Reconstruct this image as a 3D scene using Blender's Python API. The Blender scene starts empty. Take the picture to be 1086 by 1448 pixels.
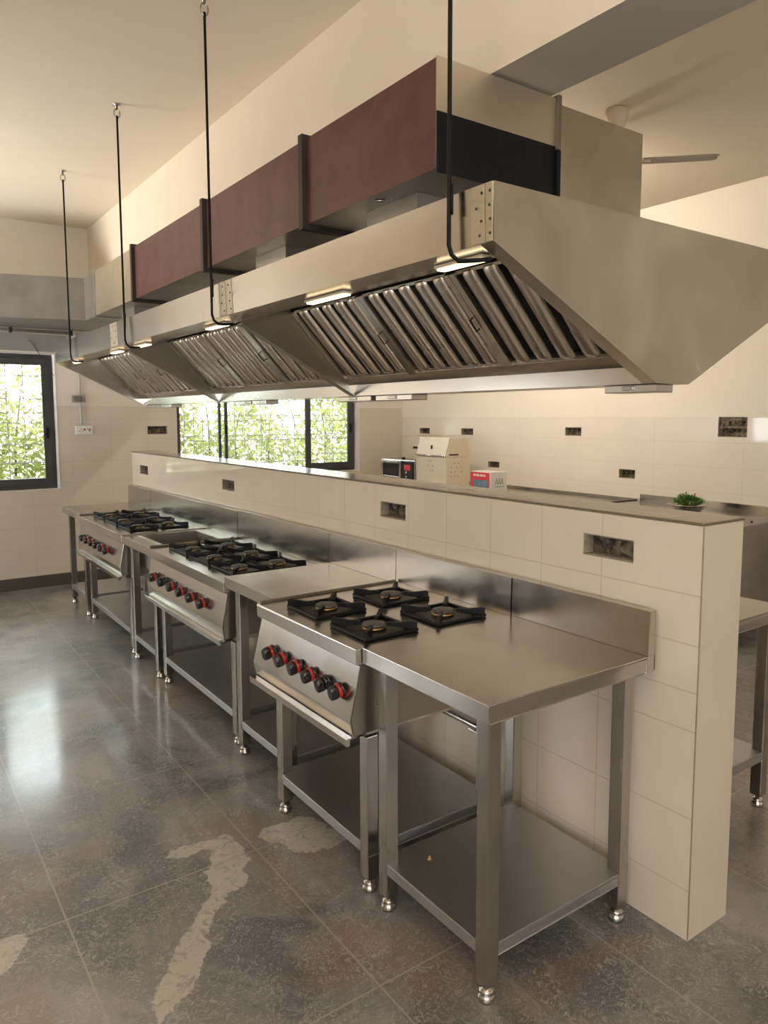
import bpy, bmesh, math, random
from mathutils import Vector, Matrix
random.seed(7)
PI = math.pi
SC = bpy.context.scene
COL = SC.collection
V = Vector

# ------------------------------------------------------------------ materials
MATS = {}
class NT:
    def __init__(s, name):
        s.m = bpy.data.materials.new(name); s.m.use_nodes = True
        s.t = s.m.node_tree; s.t.nodes.clear()
        s.out = s.n('ShaderNodeOutputMaterial'); MATS[name] = s.m
    def n(s, typ, **kw):
        x = s.t.nodes.new(typ)
        for k, v in kw.items(): setattr(x, k, v)
        return x
    def l(s, a, b): s.t.links.new(a, b)
    def setv(s, inp, v):
        if hasattr(v, 'links') or hasattr(v, 'is_linked'): s.l(v, inp)
        else: inp.default_value = v
    def math(s, op, a, b=None, c=None, clamp=False):
        x = s.n('ShaderNodeMath', operation=op); x.use_clamp = clamp
        s.setv(x.inputs[0], a)
        if b is not None: s.setv(x.inputs[1], b)
        if c is not None: s.setv(x.inputs[2], c)
        return x.outputs[0]
    def obj(s):
        return s.n('ShaderNodeTexCoord').outputs['Object']
    def xyz(s, v):
        x = s.n('ShaderNodeSeparateXYZ'); s.l(v, x.inputs[0]); return x.outputs
    def mapping(s, v, scale=(1, 1, 1), rot=(0, 0, 0), loc=(0, 0, 0)):
        x = s.n('ShaderNodeMapping'); s.l(v, x.inputs[0])
        x.inputs['Scale'].default_value = scale; x.inputs['Rotation'].default_value = rot; x.inputs['Location'].default_value = loc
        return x.outputs[0]
    def noise(s, v, scale, detail=3, rough=.55, dist=0.0):
        x = s.n('ShaderNodeTexNoise'); s.l(v, x.inputs['Vector'])
        x.inputs['Scale'].default_value = scale; x.inputs['Detail'].default_value = detail
        x.inputs['Roughness'].default_value = rough; x.inputs['Distortion'].default_value = dist
        return x.outputs[0]
    def ramp(s, f, pts, interp='LINEAR'):
        x = s.n('ShaderNodeValToRGB'); s.l(f, x.inputs[0]); r = x.color_ramp; r.interpolation = interp
        while len(r.elements) < len(pts): r.elements.new(0.5)
        for e, (p, c) in zip(r.elements, pts):
            e.position = p; e.color = (c, c, c, 1) if isinstance(c, (int, float)) else (*c, 1)
        return x.outputs[0]
    def mix(s, f, a, b, mode='MIX'):
        x = s.n('ShaderNodeMix', data_type='RGBA', blend_type=mode)
        s.setv(x.inputs[0], f)
        for i, v in ((6, a), (7, b)):
            if isinstance(v, tuple): x.inputs[i].default_value = (*v, 1) if len(v) == 3 else v
            else: s.l(v, x.inputs[i])
        return x.outputs[2]
    def bump(s, h, strength=.2, dist=.01):
        x = s.n('ShaderNodeBump'); s.l(h, x.inputs['Height'])
        x.inputs['Strength'].default_value = strength; x.inputs['Distance'].default_value = dist
        return x.outputs[0]
    def bsdf(s, color, rough=.5, metal=0., normal=None, spec=.5, **kw):
        b = s.n('ShaderNodeBsdfPrincipled')
        if isinstance(color, tuple): b.inputs['Base Color'].default_value = (*color, 1)
        else: s.l(color, b.inputs['Base Color'])
        s.setv(b.inputs['Roughness'], rough); s.setv(b.inputs['Metallic'], metal)
        b.inputs['Specular IOR Level'].default_value = spec
        if normal is not None: s.l(normal, b.inputs['Normal'])
        for k, v in kw.items(): s.setv(b.inputs[k.replace('_', ' ')], v)
        s.l(b.outputs[0], s.out.inputs[0]); return b

def mat_steel(name, col=(.585, .558, .522), r0=.17, r1=.27, brush=(1, 40, 40), smudge=.12, bumpy=.03):
    k = NT(name); o = k.obj()
    big = k.noise(o, 2.1, 3, .55, .4)
    streak = k.noise(k.mapping(o, tuple(v * .22 + .25 for v in brush)), 3, 2, .5)
    rough = k.ramp(k.math('ADD', k.math('MULTIPLY', big, .7), k.math('MULTIPLY', streak, .3)), [(.35, r0), (.65, r1)])
    c = k.mix(k.ramp(big, [(.3, 0.), (.75, 1.)]), col, tuple(x * (1 - smudge) for x in col))
    k.bsdf(c, rough, 1.0, k.bump(k.noise(o, 2.2, 1, .4), bumpy * .3, .03))
    return k.m
mat_steel('steel')
mat_steel('steel_leg', (.46, .44, .415), .22, .30, (40, 40, 1), .1, .01)
mat_steel('steel_hood', (.62, .595, .555), .19, .28, (2, 1, 4), .10, .02)
mat_steel('steel_shelf', (.56, .57, .585), .36, .46, (1, 2, 2), .10, .02)
mat_steel('steel_plate', (.40, .375, .33), .3, .42, (1, 30, 2), .25, .04)
mat_steel('steel_end', (.64, .60, .50), .22, .42, (1, 3, 1), .42, .05)
mat_steel('galvanised', (.47, .45, .41), .38, .55, (3, 3, 3), .35, .03)
mat_steel('duct_cream', (.66, .60, .48), .35, .5, (2, 2, 2), .2, .03)
mat_steel('baffle', (.66, .61, .55), .2, .32, (2, 2, 4), .25, .01)
mat_steel('basin_steel', (.42, .40, .36), .35, .45, (2, 2, 2), .2, .02)

def simple(name, col, rough=.5, metal=0., nscale=8, var=.12, spec=.5, bump=0., **kw):
    k = NT(name); o = k.obj(); nz = k.noise(o, nscale, 4, .6)
    c = k.mix(k.ramp(nz, [(.3, 0.), (.7, 1.)]), col, tuple(max(0, x * (1 - var)) for x in col))
    k.bsdf(c, rough, metal, k.bump(nz, bump, .01) if bump else None, spec, **kw)
    return k.m
simple('paint_cream', (.80, .705, .57), .75, 0, 2.0, .06, .25, .04)
simple('paint_ceiling', (.80, .705, .565), .8, 0, 1.2, .07, .2, .03)
simple('beam_under', (.47, .43, .37), .8, 0, 1.5, .12, .2)  # darker tone for the underside face of the beam
simple('gap_shade', (.022, .02, .018), .5, .2, 12, .3)  # near-black tone paints the shade in the gaps between filter ribs
simple('duct_grey', (.25, .232, .205), .55, .35, 4, .3, .3)
simple('panel_grey', (.33, .325, .31), .8, 0, 3, .2, .2, .05)
simple('white_paint', (.85, .83, .79), .6, 0, 5, .06, .3)
simple('black_iron', (.011, .011, .012), .48, .0, 30, .3, .2, .15)
simple('black_rod', (.008, .008, .008), .5, 0, 30, .3, .15)
simple('black_knob', (.012, .012, .013), .22, 0, 10, .1, .6)
simple('red_plastic', (.42, .018, .014), .3, 0, 10, .1, .5)
simple('dark_frame', (.045, .047, .05), .35, 0, 10, .2, .5)
simple('brass', (.55, .38, .16), .35, 1.0, 20, .2)
simple('burner_grey', (.13, .12, .11), .55, .3, 40, .3)
simple('burner_pan', (.012, .012, .012), .45, 0, 20, .3, .3)
simple('black_panel', (.005, .007, .010), .45, 0, 6, .2, .2)
simple('flange_dark', (.035, .03, .027), .5, .2, 12, .3)
simple('flange_bronze', (.24, .205, .15), .45, .6, 12, .3)
simple('rubber', (.03, .03, .03), .7)
simple('box_metal', (.20, .175, .14), .65, .3, 40, .6, .4, .4)
simple('box_side', (.42, .36, .28), .8, 0, 40, .4, .3, .4)
simple('hole_black', (.035, .03, .025), .8, 0, 50, .5, .3, .5)
simple('plastic_white', (.80, .79, .75), .35, 0, 5, .04)
simple('plastic_grey', (.33, .32, .30), .4, 0, 25, .35)
simple('plastic_pipe', (.62, .59, .54), .45, 0, 5, .1)
simple('cream_metal', (.66, .565, .43), .42, 0, 6, .07, .4)
simple('oven_black', (.02, .02, .022), .2, 0, 10, .2)
simple('carton_white', (.74, .71, .66), .6, 0, 10, .05)
simple('carton_red', (.62, .03, .04), .5, 0, 10, .08)
simple('carton_blue', (.12, .22, .30), .5, 0, 25, .6)
simple('carton_ink', (.20, .33, .31), .6, 0, 25, .1)
simple('fan_cream', (.70, .60, .45), .4, 0, 8, .06)
simple('fan_blade', (.46, .40, .33), .4, .2, 8, .15)
simple('rust', (.30, .14, .06), .8, .2, 40, .4)
simple('grille_bar', (.50, .49, .46), .5, .3, 10, .1)
simple('window_bar', (.16, .16, .16), .5, .2, 10, .1)
simple('stem_green', (.10, .19, .04), .6)
simple('exterior_ground', (.42, .40, .35), .9)
simple('exterior_wall', (.70, .66, .60), .9)
simple('trunk_brown', (.12, .09, .06), .9)
simple('baseboard_stone', (.075, .067, .057), .35, 0, 6, .3)

def leaf(name, c1, c2, tr):
    k = NT(name)
    inf = k.n('ShaderNodeObjectInfo')
    nz = k.noise(k.obj(), 5, 3, .6)
    c = k.mix(k.ramp(nz, [(.35, 0.), (.65, 1.)]), c1, c2)
    d = k.n('ShaderNodeBsdfPrincipled'); k.l(c, d.inputs['Base Color']); d.inputs['Roughness'].default_value = .55
    t = k.n('ShaderNodeBsdfTranslucent'); k.l(c, t.inputs[0])
    m = k.n('ShaderNodeMixShader'); m.inputs[0].default_value = tr
    k.l(d.outputs[0], m.inputs[1]); k.l(t.outputs[0], m.inputs[2]); k.l(m.outputs[0], k.out.inputs[0])
leaf('leaf_hedge', (.16, .20, .045), (.31, .31, .11), .4)
leaf('leaf_herb', (.055, .15, .022), (.12, .24, .045), .2)

def glass():
    k = NT('glass')
    t = k.n('ShaderNodeBsdfTransparent'); t.inputs[0].default_value = (.96, .98, .97, 1)
    g = k.n('ShaderNodeBsdfGlossy'); g.inputs['Roughness'].default_value = .02
    f = k.n('ShaderNodeFresnel'); f.inputs[0].default_value = 1.45
    m = k.n('ShaderNodeMixShader'); k.l(f.outputs[0], m.inputs[0]); k.l(t.outputs[0], m.inputs[1]); k.l(g.outputs[0], m.inputs[2])
    k.l(m.outputs[0], k.out.inputs[0])
glass()

def maroon():
    k = NT('maroon'); o = k.obj()
    nz = k.noise(o, 7, 5, .65, .6); st = k.noise(k.mapping(o, (1, 1, 1)), 34, 3, .7)
    c = k.mix(k.ramp(nz, [(.35, 0.), (.62, 1.)]), (.085, .026, .022), (.125, .047, .039))
    c = k.mix(k.ramp(st, [(.66, 0.), (.8, .6)]), c, (.17, .09, .075))
    k.bsdf(c, .42, 0, k.bump(nz, .04, .01), .5)
maroon()

def tile(name, col, axis, rows=None, row0=0., rstep=.2, cols=None, c0=0., cstep=.26, ztop=None, paint=(.80, .73, .62), joint=(.52, .43, .33), w=.0021, rough=.055, jmix=.8):
    """glazed tiles; joints at the listed heights, or every rstep; vertical joints every cstep along axis (0 = x, 1 = y)"""
    k = NT(name); o = k.obj(); x = k.xyz(o); z = x[2]; h = x[axis]
    def near(v, at): return k.math('COMPARE', v, at, w)
    def per(v, off, step):
        f = k.math('FLOORED_MODULO', k.math('ADD', k.math('SUBTRACT', v, off), step * .5), step)
        return k.math('COMPARE', f, step * .5, w)
    J = None
    if rows is not None:
        for r in rows: J = near(z, r) if J is None else k.math('MAXIMUM', J, near(z, r))
    else: J = per(z, row0, rstep)
    if cstep:
        vj = per(h, c0, cstep)
        if rows is not None: vj = k.math('MULTIPLY', vj, k.math('GREATER_THAN', h, .1))
        J = k.math('MAXIMUM', J, vj)
    nz = k.noise(o, 3.2, 3, .5); big = k.noise(o, 1.1, 2, .5)
    c = k.mix(k.ramp(nz, [(.3, 0.), (.7, 1.)]), col, tuple(v * .94 for v in col))
    c = k.mix(k.math('MULTIPLY', J, jmix), c, joint)
    rg = k.math('ADD', k.math('MULTIPLY', J, .4), rough)
    hgt = k.math('SUBTRACT', k.math('MULTIPLY', big, .5), k.math('MULTIPLY', J, .25))
    nb = k.bump(hgt, .05, .012)
    b = k.bsdf(c, rg, 0, nb, .5)
    if ztop is not None:
        up = k.math('GREATER_THAN', z, ztop)
        b2 = k.n('ShaderNodeBsdfPrincipled'); k.l(k.mix(nz, paint, tuple(v * .95 for v in paint)), b2.inputs['Base Color'])
        b2.inputs['Roughness'].default_value = .55; b2.inputs['Specular IOR Level'].default_value = .35
        m = k.n('ShaderNodeMixShader'); k.l(up, m.inputs[0]); k.l(b.outputs[0], m.inputs[1]); k.l(b2.outputs[0], m.inputs[2])
        k.l(m.outputs[0], k.out.inputs[0])
TILE = (.75, .66, .545)
tile('tile_partition', TILE, 1, rows=[.156, .381, .646, .763, .903, 1.05], c0=.22, cstep=.262, joint=(.50, .41, .31))
tile('tile_end', (.69, .615, .49), 0, rows=[.156, .381, .646, .903], cstep=None, joint=(.56, .47, .36), rough=.22)
tile('tile_right', (.79, .71, .62), 1, row0=1.556, rstep=.195, c0=2.47, cstep=.78, ztop=1.556, paint=(.80, .725, .62), jmix=.5)
tile('tile_far', (.66, .59, .49), 0, row0=1.347, rstep=.197, c0=.70, cstep=.35, ztop=1.665, paint=(.76, .70, .61), rough=.22, joint=(.50, .43, .35))

def coping():
    k = NT('coping_stone'); o = k.obj(); nz = k.noise(k.mapping(o, (6, 1.2, 1)), 5, 4, .6)
    y = k.xyz(o)[1]
    f = k.math('FLOORED_MODULO', y, .6); J = k.math('LESS_THAN', f, .004)
    c = k.mix(k.ramp(nz, [(.3, 0.), (.7, 1.)]), (.47, .39, .30), (.38, .31, .235))
    c = k.mix(J, c, (.25, .2, .15))
    k.bsdf(c, .16, 0, k.bump(nz, .03, .01), .5)
def plaster():
    k = NT('plaster_lump'); o = k.obj()
    a = k.noise(o, 26, 4, .6, 1.0)
    c = k.ramp(a, [(.40, (.035, .028, .020)), (.50, (.13, .105, .075)), (.62, (.20, .17, .125))])
    k.bsdf(c, .85, 0, k.bump(a, .5, .006), .3)
plaster()
coping()
simple('corner_bead', (.40, .31, .21), .6, 0, 30, .3)
simple('coping_edge', (.20, .16, .105), .6, 0, 30, .3)

def floor_mat():
    k = NT('floor_stone'); o = k.obj(); x = k.xyz(o)
    # veined slate: cloudy grey, rust clouds, cream veins and pale scars
    wob = k.noise(o, 1.6, 4, .6)
    cl = k.noise(o, 1.5, 7, .62, .7); cl2 = k.noise(k.mapping(o, (1, 1, 1), loc=(4.1, 2.2, 0)), 1.15, 5, .6, .9)
    base = k.ramp(cl, [(.36, (.075, .079, .084)), (.45, (.105, .109, .113)), (.468, (.155, .156, .155)), (.56, (.20, .197, .19)), (.575, (.25, .24, .222)), (.72, (.34, .32, .29))])
    rust = k.ramp(cl2, [(.50, 0.), (.60, .62)])
    base = k.mix(rust, base, k.mix(cl, (.135, .088, .062), (.30, .21, .155)))
    # short worm-like relief marks of the cast surface
    wv = k.noise(o, 27, 2, .5, 2.2)
    marks = k.ramp(wv, [(.455, 0.), (.5, 1.), (.545, 0.)])
    mk2 = k.noise(o, 7, 4, .7)
    marks = k.math('MULTIPLY', marks, k.ramp(mk2, [(.36, .22), (.60, .95)]))
    base = k.mix(marks, base, (.40, .38, .345))
    # long cream veins
    vv = k.noise(k.mapping(o, (1.25, .65, 1), (0, 0, .5)), 1.35, 5, .55, 1.3)
    vein = k.ramp(vv, [(.490, 0.), (.5, .5), (.506, 0.)])
    base = k.mix(vein, base, (.30, .265, .22))
    # individual pale scars: distance to segments plus noise
    nd = k.noise(o, 9, 4, .65); nd2 = k.noise(o, 3.2, 2, .6)
    mask = None
    def seg(ax, ay, bx, by, r):
        dx, dy = bx - ax, by - ay; L2 = dx * dx + dy * dy
        px = k.math('SUBTRACT', x[0], ax); py = k.math('SUBTRACT', x[1], ay)
        t = k.math('DIVIDE', k.math('ADD', k.math('MULTIPLY', px, dx), k.math('MULTIPLY', py, dy)), L2, clamp=True)
        qx = k.math('SUBTRACT', px, k.math('MULTIPLY', t, dx)); qy = k.math('SUBTRACT', py, k.math('MULTIPLY', t, dy))
        d = k.math('SQRT', k.math('ADD', k.math('MULTIPLY', qx, qx), k.math('MULTIPLY', qy, qy)))
        d = k.math('ADD', d, k.math('MULTIPLY', k.math('SUBTRACT', nd, .5), .12))
        d = k.math('ADD', d, k.math('MULTIPLY', k.math('SUBTRACT', nd2, .5), .10))
        return k.math('SUBTRACT', 1.0, k.math('DIVIDE', k.math('SUBTRACT', d, r), .006, clamp=True), clamp=True)
    for s in [(-.235, 1.11, -.31, .95, .058), (-.33, .93, -.50, .73, .034), (-.50, .73, -.66, .53, .042), (-.66, .53, -.78, .36, .03),
              (-.40, 1.20, -.22, 1.19, .032), (-.03, 1.10, .08, .98, .075), (.06, 1.1, .09, .95, .06), (-1.05, .95, -.96, 1.02, .05)]:
        m = seg(*s); mask = m if mask is None else k.math('MAXIMUM', mask, m)
    crack = k.noise(o, 30, 3, .7, 1.0)
    base = k.mix(k.math('MULTIPLY', mask, .92), base, k.ramp(crack, [(.36, (.31, .28, .24)), (.46, (.48, .445, .385)), (.7, (.53, .495, .435))]))
    def per(v, off, step, w):
        f = k.math('FLOORED_MODULO', k.math('ADD', k.math('SUBTRACT', v, off), step * .5), step)
        return k.math('COMPARE', f, step * .5, w)
    J = k.math('MAXIMUM', per(x[0], -.15, .643, .0028), per(x[1], .262, .795, .0028))
    base = k.mix(k.math('MULTIPLY', J, .85), base, (.36, .32, .27))
    rg = k.ramp(k.noise(o, 2.0, 3, .6), [(.3, .10), (.7, .20)])
    h = k.math('ADD', k.math('MULTIPLY', wv, .5), k.math('MULTIPLY', cl, .3))
    bn = k.bump(h, .30, .006)
    k.bsdf(base, .48, 0, bn, 1.0, Coat_Weight=.7, Coat_Roughness=rg)

floor_mat()

def emis(name, col, st):
    k = NT(name); e = k.n('ShaderNodeEmission'); e.inputs[0].default_value = (*col, 1); e.inputs[1].default_value = st
    k.l(e.outputs[0], k.out.inputs[0])
FILL_TUBE = 180  # strength of the added fill tube in the right bay
emis('lamp_glow', (1.0, .74, .42), 5.0)

# ------------------------------------------------------------------ mesh builder
class MB:
    def __init__(s): s.v = []; s.f = []; s.sm = []; s.mi = []
    def add(s, vs, fs, smooth=False, mi=0):
        b = len(s.v); s.v += [tuple(v) for v in vs]
        for f in fs: s.f.append(tuple(b + i for i in f)); s.sm.append(smooth); s.mi.append(mi)
        return s
    def box(s, x0, x1, y0, y1, z0, z1, mi=0):
        if x0 > x1: x0, x1 = x1, x0
        if y0 > y1: y0, y1 = y1, y0
        if z0 > z1: z0, z1 = z1, z0
        vs = [(x, y, z) for z in (z0, z1) for y in (y0, y1) for x in (x0, x1)]
        return s.add(vs, [(0, 2, 3, 1), (4, 5, 7, 6), (0, 1, 5, 4), (2, 6, 7, 3), (0, 4, 6, 2), (1, 3, 7, 5)], False, mi)
    def prism(s, poly, axis, a, b, mi=0, smooth=False):
        """poly of 2D points swept along axis: axis 1 = (x,z) along y; axis 2 = (x,y) along z; axis 0 = (y,z) along x"""
        def P(p, t):
            return (p[0], t, p[1]) if axis == 1 else ((p[0], p[1], t) if axis == 2 else (t, p[0], p[1]))
        n = len(poly); vs = [P(p, a) for p in poly] + [P(p, b) for p in poly]
        fs = [(i, (i + 1) % n, n + (i + 1) % n, n + i) for i in range(n)]
        s.add(vs, fs, smooth, mi); 
        s.add(vs[:n], [tuple(range(n))[::-1]], False, mi); s.add(vs[n:], [tuple(range(n))], False, mi)
        return s
    def tube(s, path, r, n=8, caps=True, mi=0):
        path = [V(p) for p in path]; rings = []; prev = None
        for i, p in enumerate(path):
            d = (path[min(i + 1, len(path) - 1)] - path[max(i - 1, 0)]).normalized()
            if prev is None:
                a = d.orthogonal().normalized()
            else:
                a = (prev - d * prev.dot(d)); a = a.normalized() if a.length > 1e-6 else d.orthogonal().normalized()
            prev = a; b = d.cross(a)
            rr = r[i] if isinstance(r, (list, tuple)) else r
            rings.append([p + (a * math.cos(2 * PI * k / n) + b * math.sin(2 * PI * k / n)) * rr for k in range(n)])
        vs = [q for R in rings for q in R]
        fs = [(i * n + k, i * n + (k + 1) % n, (i + 1) * n + (k + 1) % n, (i + 1) * n + k) for i in range(len(path) - 1) for k in range(n)]
        s.add(vs, fs, True, mi)
        if caps:
            s.add(rings[0], [tuple(range(n))[::-1]], False, mi); s.add(rings[-1], [tuple(range(n))], False, mi)
        return s
    def lathe(s, prof, c, ax=(0, 0, 1), n=20, mi=0, smooth=True):
        """prof of (radius, height) along ax from c"""
        ax = V(ax).normalized(); a = ax.orthogonal().normalized(); b = ax.cross(a); c = V(c); vs = []
        for r, h in prof:
            vs += [c + ax * h + (a * math.cos(2 * PI * k / n) + b * math.sin(2 * PI * k / n)) * r for k in range(n)]
        fs = [(i * n + k, i * n + (k + 1) % n, (i + 1) * n + (k + 1) % n, (i + 1) * n + k) for i in range(len(prof) - 1) for k in range(n)]
        s.add(vs, fs, smooth, mi)
        s.add(vs[:n], [tuple(range(n))[::-1]], False, mi); s.add(vs[-n:], [tuple(range(n))], False, mi)
        return s
    def obox(s, c, ux, uy, uz, hx, hy, hz, mi=0):
        c, ux, uy, uz = V(c), V(ux), V(uy), V(uz)
        vs = [c + ux * (sx * hx) + uy * (sy * hy) + uz * (sz * hz) for sz in (-1, 1) for sy in (-1, 1) for sx in (-1, 1)]
        return s.add(vs, [(0, 2, 3, 1), (4, 5, 7, 6), (0, 1, 5, 4), (2, 6, 7, 3), (0, 4, 6, 2), (1, 3, 7, 5)], False, mi)
    def slab(s, axis, a0, a1, u0, u1, v0, v1, holes=(), mi=0):
        """panel a0..a1 thick along axis with rectangular holes (u0,u1,v0,v1); axis 0: u = y; axis 1: u = x; axis 2: u = x, v = y"""
        us = sorted({u0, u1, *[h[i] for h in holes for i in (0, 1)]}); vs_ = sorted({v0, v1, *[h[i] for h in holes for i in (2, 3)]})
        us = [u for u in us if u0 <= u <= u1]; vs_ = [v for v in vs_ if v0 <= v <= v1]
        def P(t, u, v): return (t, u, v) if axis == 0 else ((u, t, v) if axis == 1 else (u, v, t))
        def solid(i, j):
            if i < 0 or j < 0 or i >= len(us) - 1 or j >= len(vs_) - 1: return False
            cu, cv = (us[i] + us[i + 1]) / 2, (vs_[j] + vs_[j + 1]) / 2
            return not any(h[0] < cu < h[1] and h[2] < cv < h[3] for h in holes)
        for i in range(len(us) - 1):
            for j in range(len(vs_) - 1):
                if not solid(i, j): continue
                A, B, C, D = us[i], us[i + 1], vs_[j], vs_[j + 1]
                s.add([P(a0, A, C), P(a0, B, C), P(a0, B, D), P(a0, A, D)], [(0, 1, 2, 3)], False, mi)
                s.add([P(a1, A, C), P(a1, B, C), P(a1, B, D), P(a1, A, D)], [(3, 2, 1, 0)], False, mi)
                for di, dj, p, q in ((-1, 0, (A, C), (A, D)), (1, 0, (B, C), (B, D)), (0, -1, (A, C), (B, C)), (0, 1, (A, D), (B, D))):
                    if not solid(i + di, j + dj):
                        s.add([P(a0, *p), P(a0, *q), P(a1, *q), P(a1, *p)], [(0, 1, 2, 3)], False, mi)
        return s
    def build(s, name, mat, parent=None, bevel=0., seg=2, fixn=True):
        me = bpy.data.meshes.new(name)
        off = V((0, 0, 0)); q = parent
        while q is not None: off += q.location; q = q.parent
        me.from_pydata([tuple(V(v) - off) for v in s.v], [], s.f)
        mats = mat if isinstance(mat, (list, tuple)) else [mat]
        for m in mats: me.materials.append(MATS[m])
        me.polygons.foreach_set('use_smooth', s.sm); me.polygons.foreach_set('material_index', s.mi)
        bm = bmesh.new(); bm.from_mesh(me); bmesh.ops.remove_doubles(bm, verts=bm.verts, dist=1e-6)
        if fixn: bmesh.ops.recalc_face_normals(bm, faces=bm.faces)
        bm.to_mesh(me); bm.free(); me.update()
        o = bpy.data.objects.new(name, me); COL.objects.link(o)
        if parent is not None: o.parent = parent
        if bevel:
            md = o.modifiers.new('edge', 'BEVEL'); md.width = bevel; md.segments = seg; md.limit_method = 'ANGLE'; md.angle_limit = math.radians(50)
        return o

def tag(o, label, cat, group=None, kind=None):
    o['label'] = label; o['category'] = cat
    if group: o['group'] = group
    if kind: o['kind'] = kind
    return o
def thing(name, loc, label, cat, group=None):
    o = bpy.data.objects.new(name, None); o.location = loc; o.empty_display_size = .1; COL.objects.link(o)
    return tag(o, label, cat, group)
def struct(o): o['kind'] = 'structure'; return o
def lab(o, t): o['label'] = t; return o

# ------------------------------------------------------------------ setting
YW, XW, XL, YB, ZC = 6.045, 4.156, -3.3, -4.2, 3.281
HOOD_X = .0444
# windows (hole x0,x1,z0,z1)
W1 = (-1.05, .235, .895, 2.135); W2 = (1.34, 3.53, .925, 2.135)
far_box = (1.052, 1.248, 1.392, 1.474)
struct(MB().slab(2, -.12, 0, XL, XW + .25, YB, YW + .25).build('floor', 'floor_stone'))
struct(MB().slab(2, ZC, ZC + .15, XL - .25, XW + .25, YB - .25, YW + .25).build('ceiling', 'paint_ceiling'))
wf = MB(); wf.slab(1, YW, YW + .07, XL - .25, XW, 0, ZC, [W1, W2, far_box]); wf.slab(1, YW + .07, YW + .25, XL - .25, XW, 0, ZC, [W1, W2])
struct(wf.build('wall_back', 'tile_far'))
rboxes = [(5.50, 5.698, 1.362, 1.432), (4.741, 4.940, 1.362, 1.435), (3.247, 3.443, 1.383, 1.463), (4.327, 4.499, 1.027, 1.092),
          (2.648, 2.818, 1.027, 1.105), (1.668, 1.902, 1.405, 1.56)]
wr = MB(); wr.slab(0, XW, XW + .07, YB - .25, YW + .25, 0, ZC, rboxes); wr.slab(0, XW + .07, XW + .25, YB - .25, YW + .25, 0, ZC)
struct(wr.build('wall_right', 'tile_right'))
# unseen walls; openings added and sized to steer the interior light
WL = [(-3.6, -2.0, .95, 2.3), (4.0, 5.8, .75, 1.72)]
struct(MB().slab(0, XL - .25, XL, YB - .25, YW, 0, ZC, WL).build('wall_left', 'paint_cream'))
WBk = [(-2.6, -1.6, .95, 2.2), (2.5, 3.2, 1.5, 2.2)]
struct(MB().slab(1, YB - .25, YB, XL, XW, 0, ZC, WBk).build('wall_front', 'paint_cream'))
struct(MB().box(XL, .62, YW - .012, YW, 0, .11).box(.62, XW, YW - .012, YW, 0, .11).build('baseboard_back', 'baseboard_stone'))

# ceiling beam over the duct: pale sides, grey soffit
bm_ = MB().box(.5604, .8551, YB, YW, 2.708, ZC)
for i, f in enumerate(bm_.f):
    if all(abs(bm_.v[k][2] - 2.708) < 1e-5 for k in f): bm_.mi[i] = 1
struct(bm_.build('beam', ['paint_cream', 'beam_under']))
struct(MB().box(W1[0] - .1, .335, YW - .012, YW, W1[3] + .015, 2.30).build('trim_1', 'panel_grey'))  # thin grey panel on the wall above the left window

# partition wall with open switch-box holes
XP, YP, WP, HP, YQ = .694, -.133, .207, 1.264, 5.36
pboxes = [(.099, .299, 1.111, 1.182), (1.287, 1.486, 1.107, 1.179), (3.138, 3.339, 1.085, 1.155), (4.912, 5.133, 1.079, 1.154)]
HT = HP - .010
pw = MB(); pw.slab(0, XP, XP + .06, YP, YQ, 0, HT, pboxes)
pw.box(XP + .06, XP + WP, YP, YQ, 0, HT)
for i, f in enumerate(pw.f):
    if all(abs(pw.v[k][1] - YP) < 1e-5 for k in f): pw.mi[i] = 1
part = struct(pw.build('wall_centre', ['tile_partition', 'tile_end']))
cp = MB().box(XP - .003, XP + WP + .003, YP - .003, YQ, HT + .001, HP)
for i, f in enumerate(cp.f):
    if any(abs(cp.v[k][2] - HP) > 1e-4 for k in f): cp.mi[i] = 1
lab(cp.build('coping', ['coping_stone', 'coping_edge'], part, .0015), 'brown stone coping')
lab(MB().box(XP - .0012, XP + .002, YP - .0012, YP + .002, .004, HT).build('corner_trim', 'corner_bead', part), 'thin brown corner bead')

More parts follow.
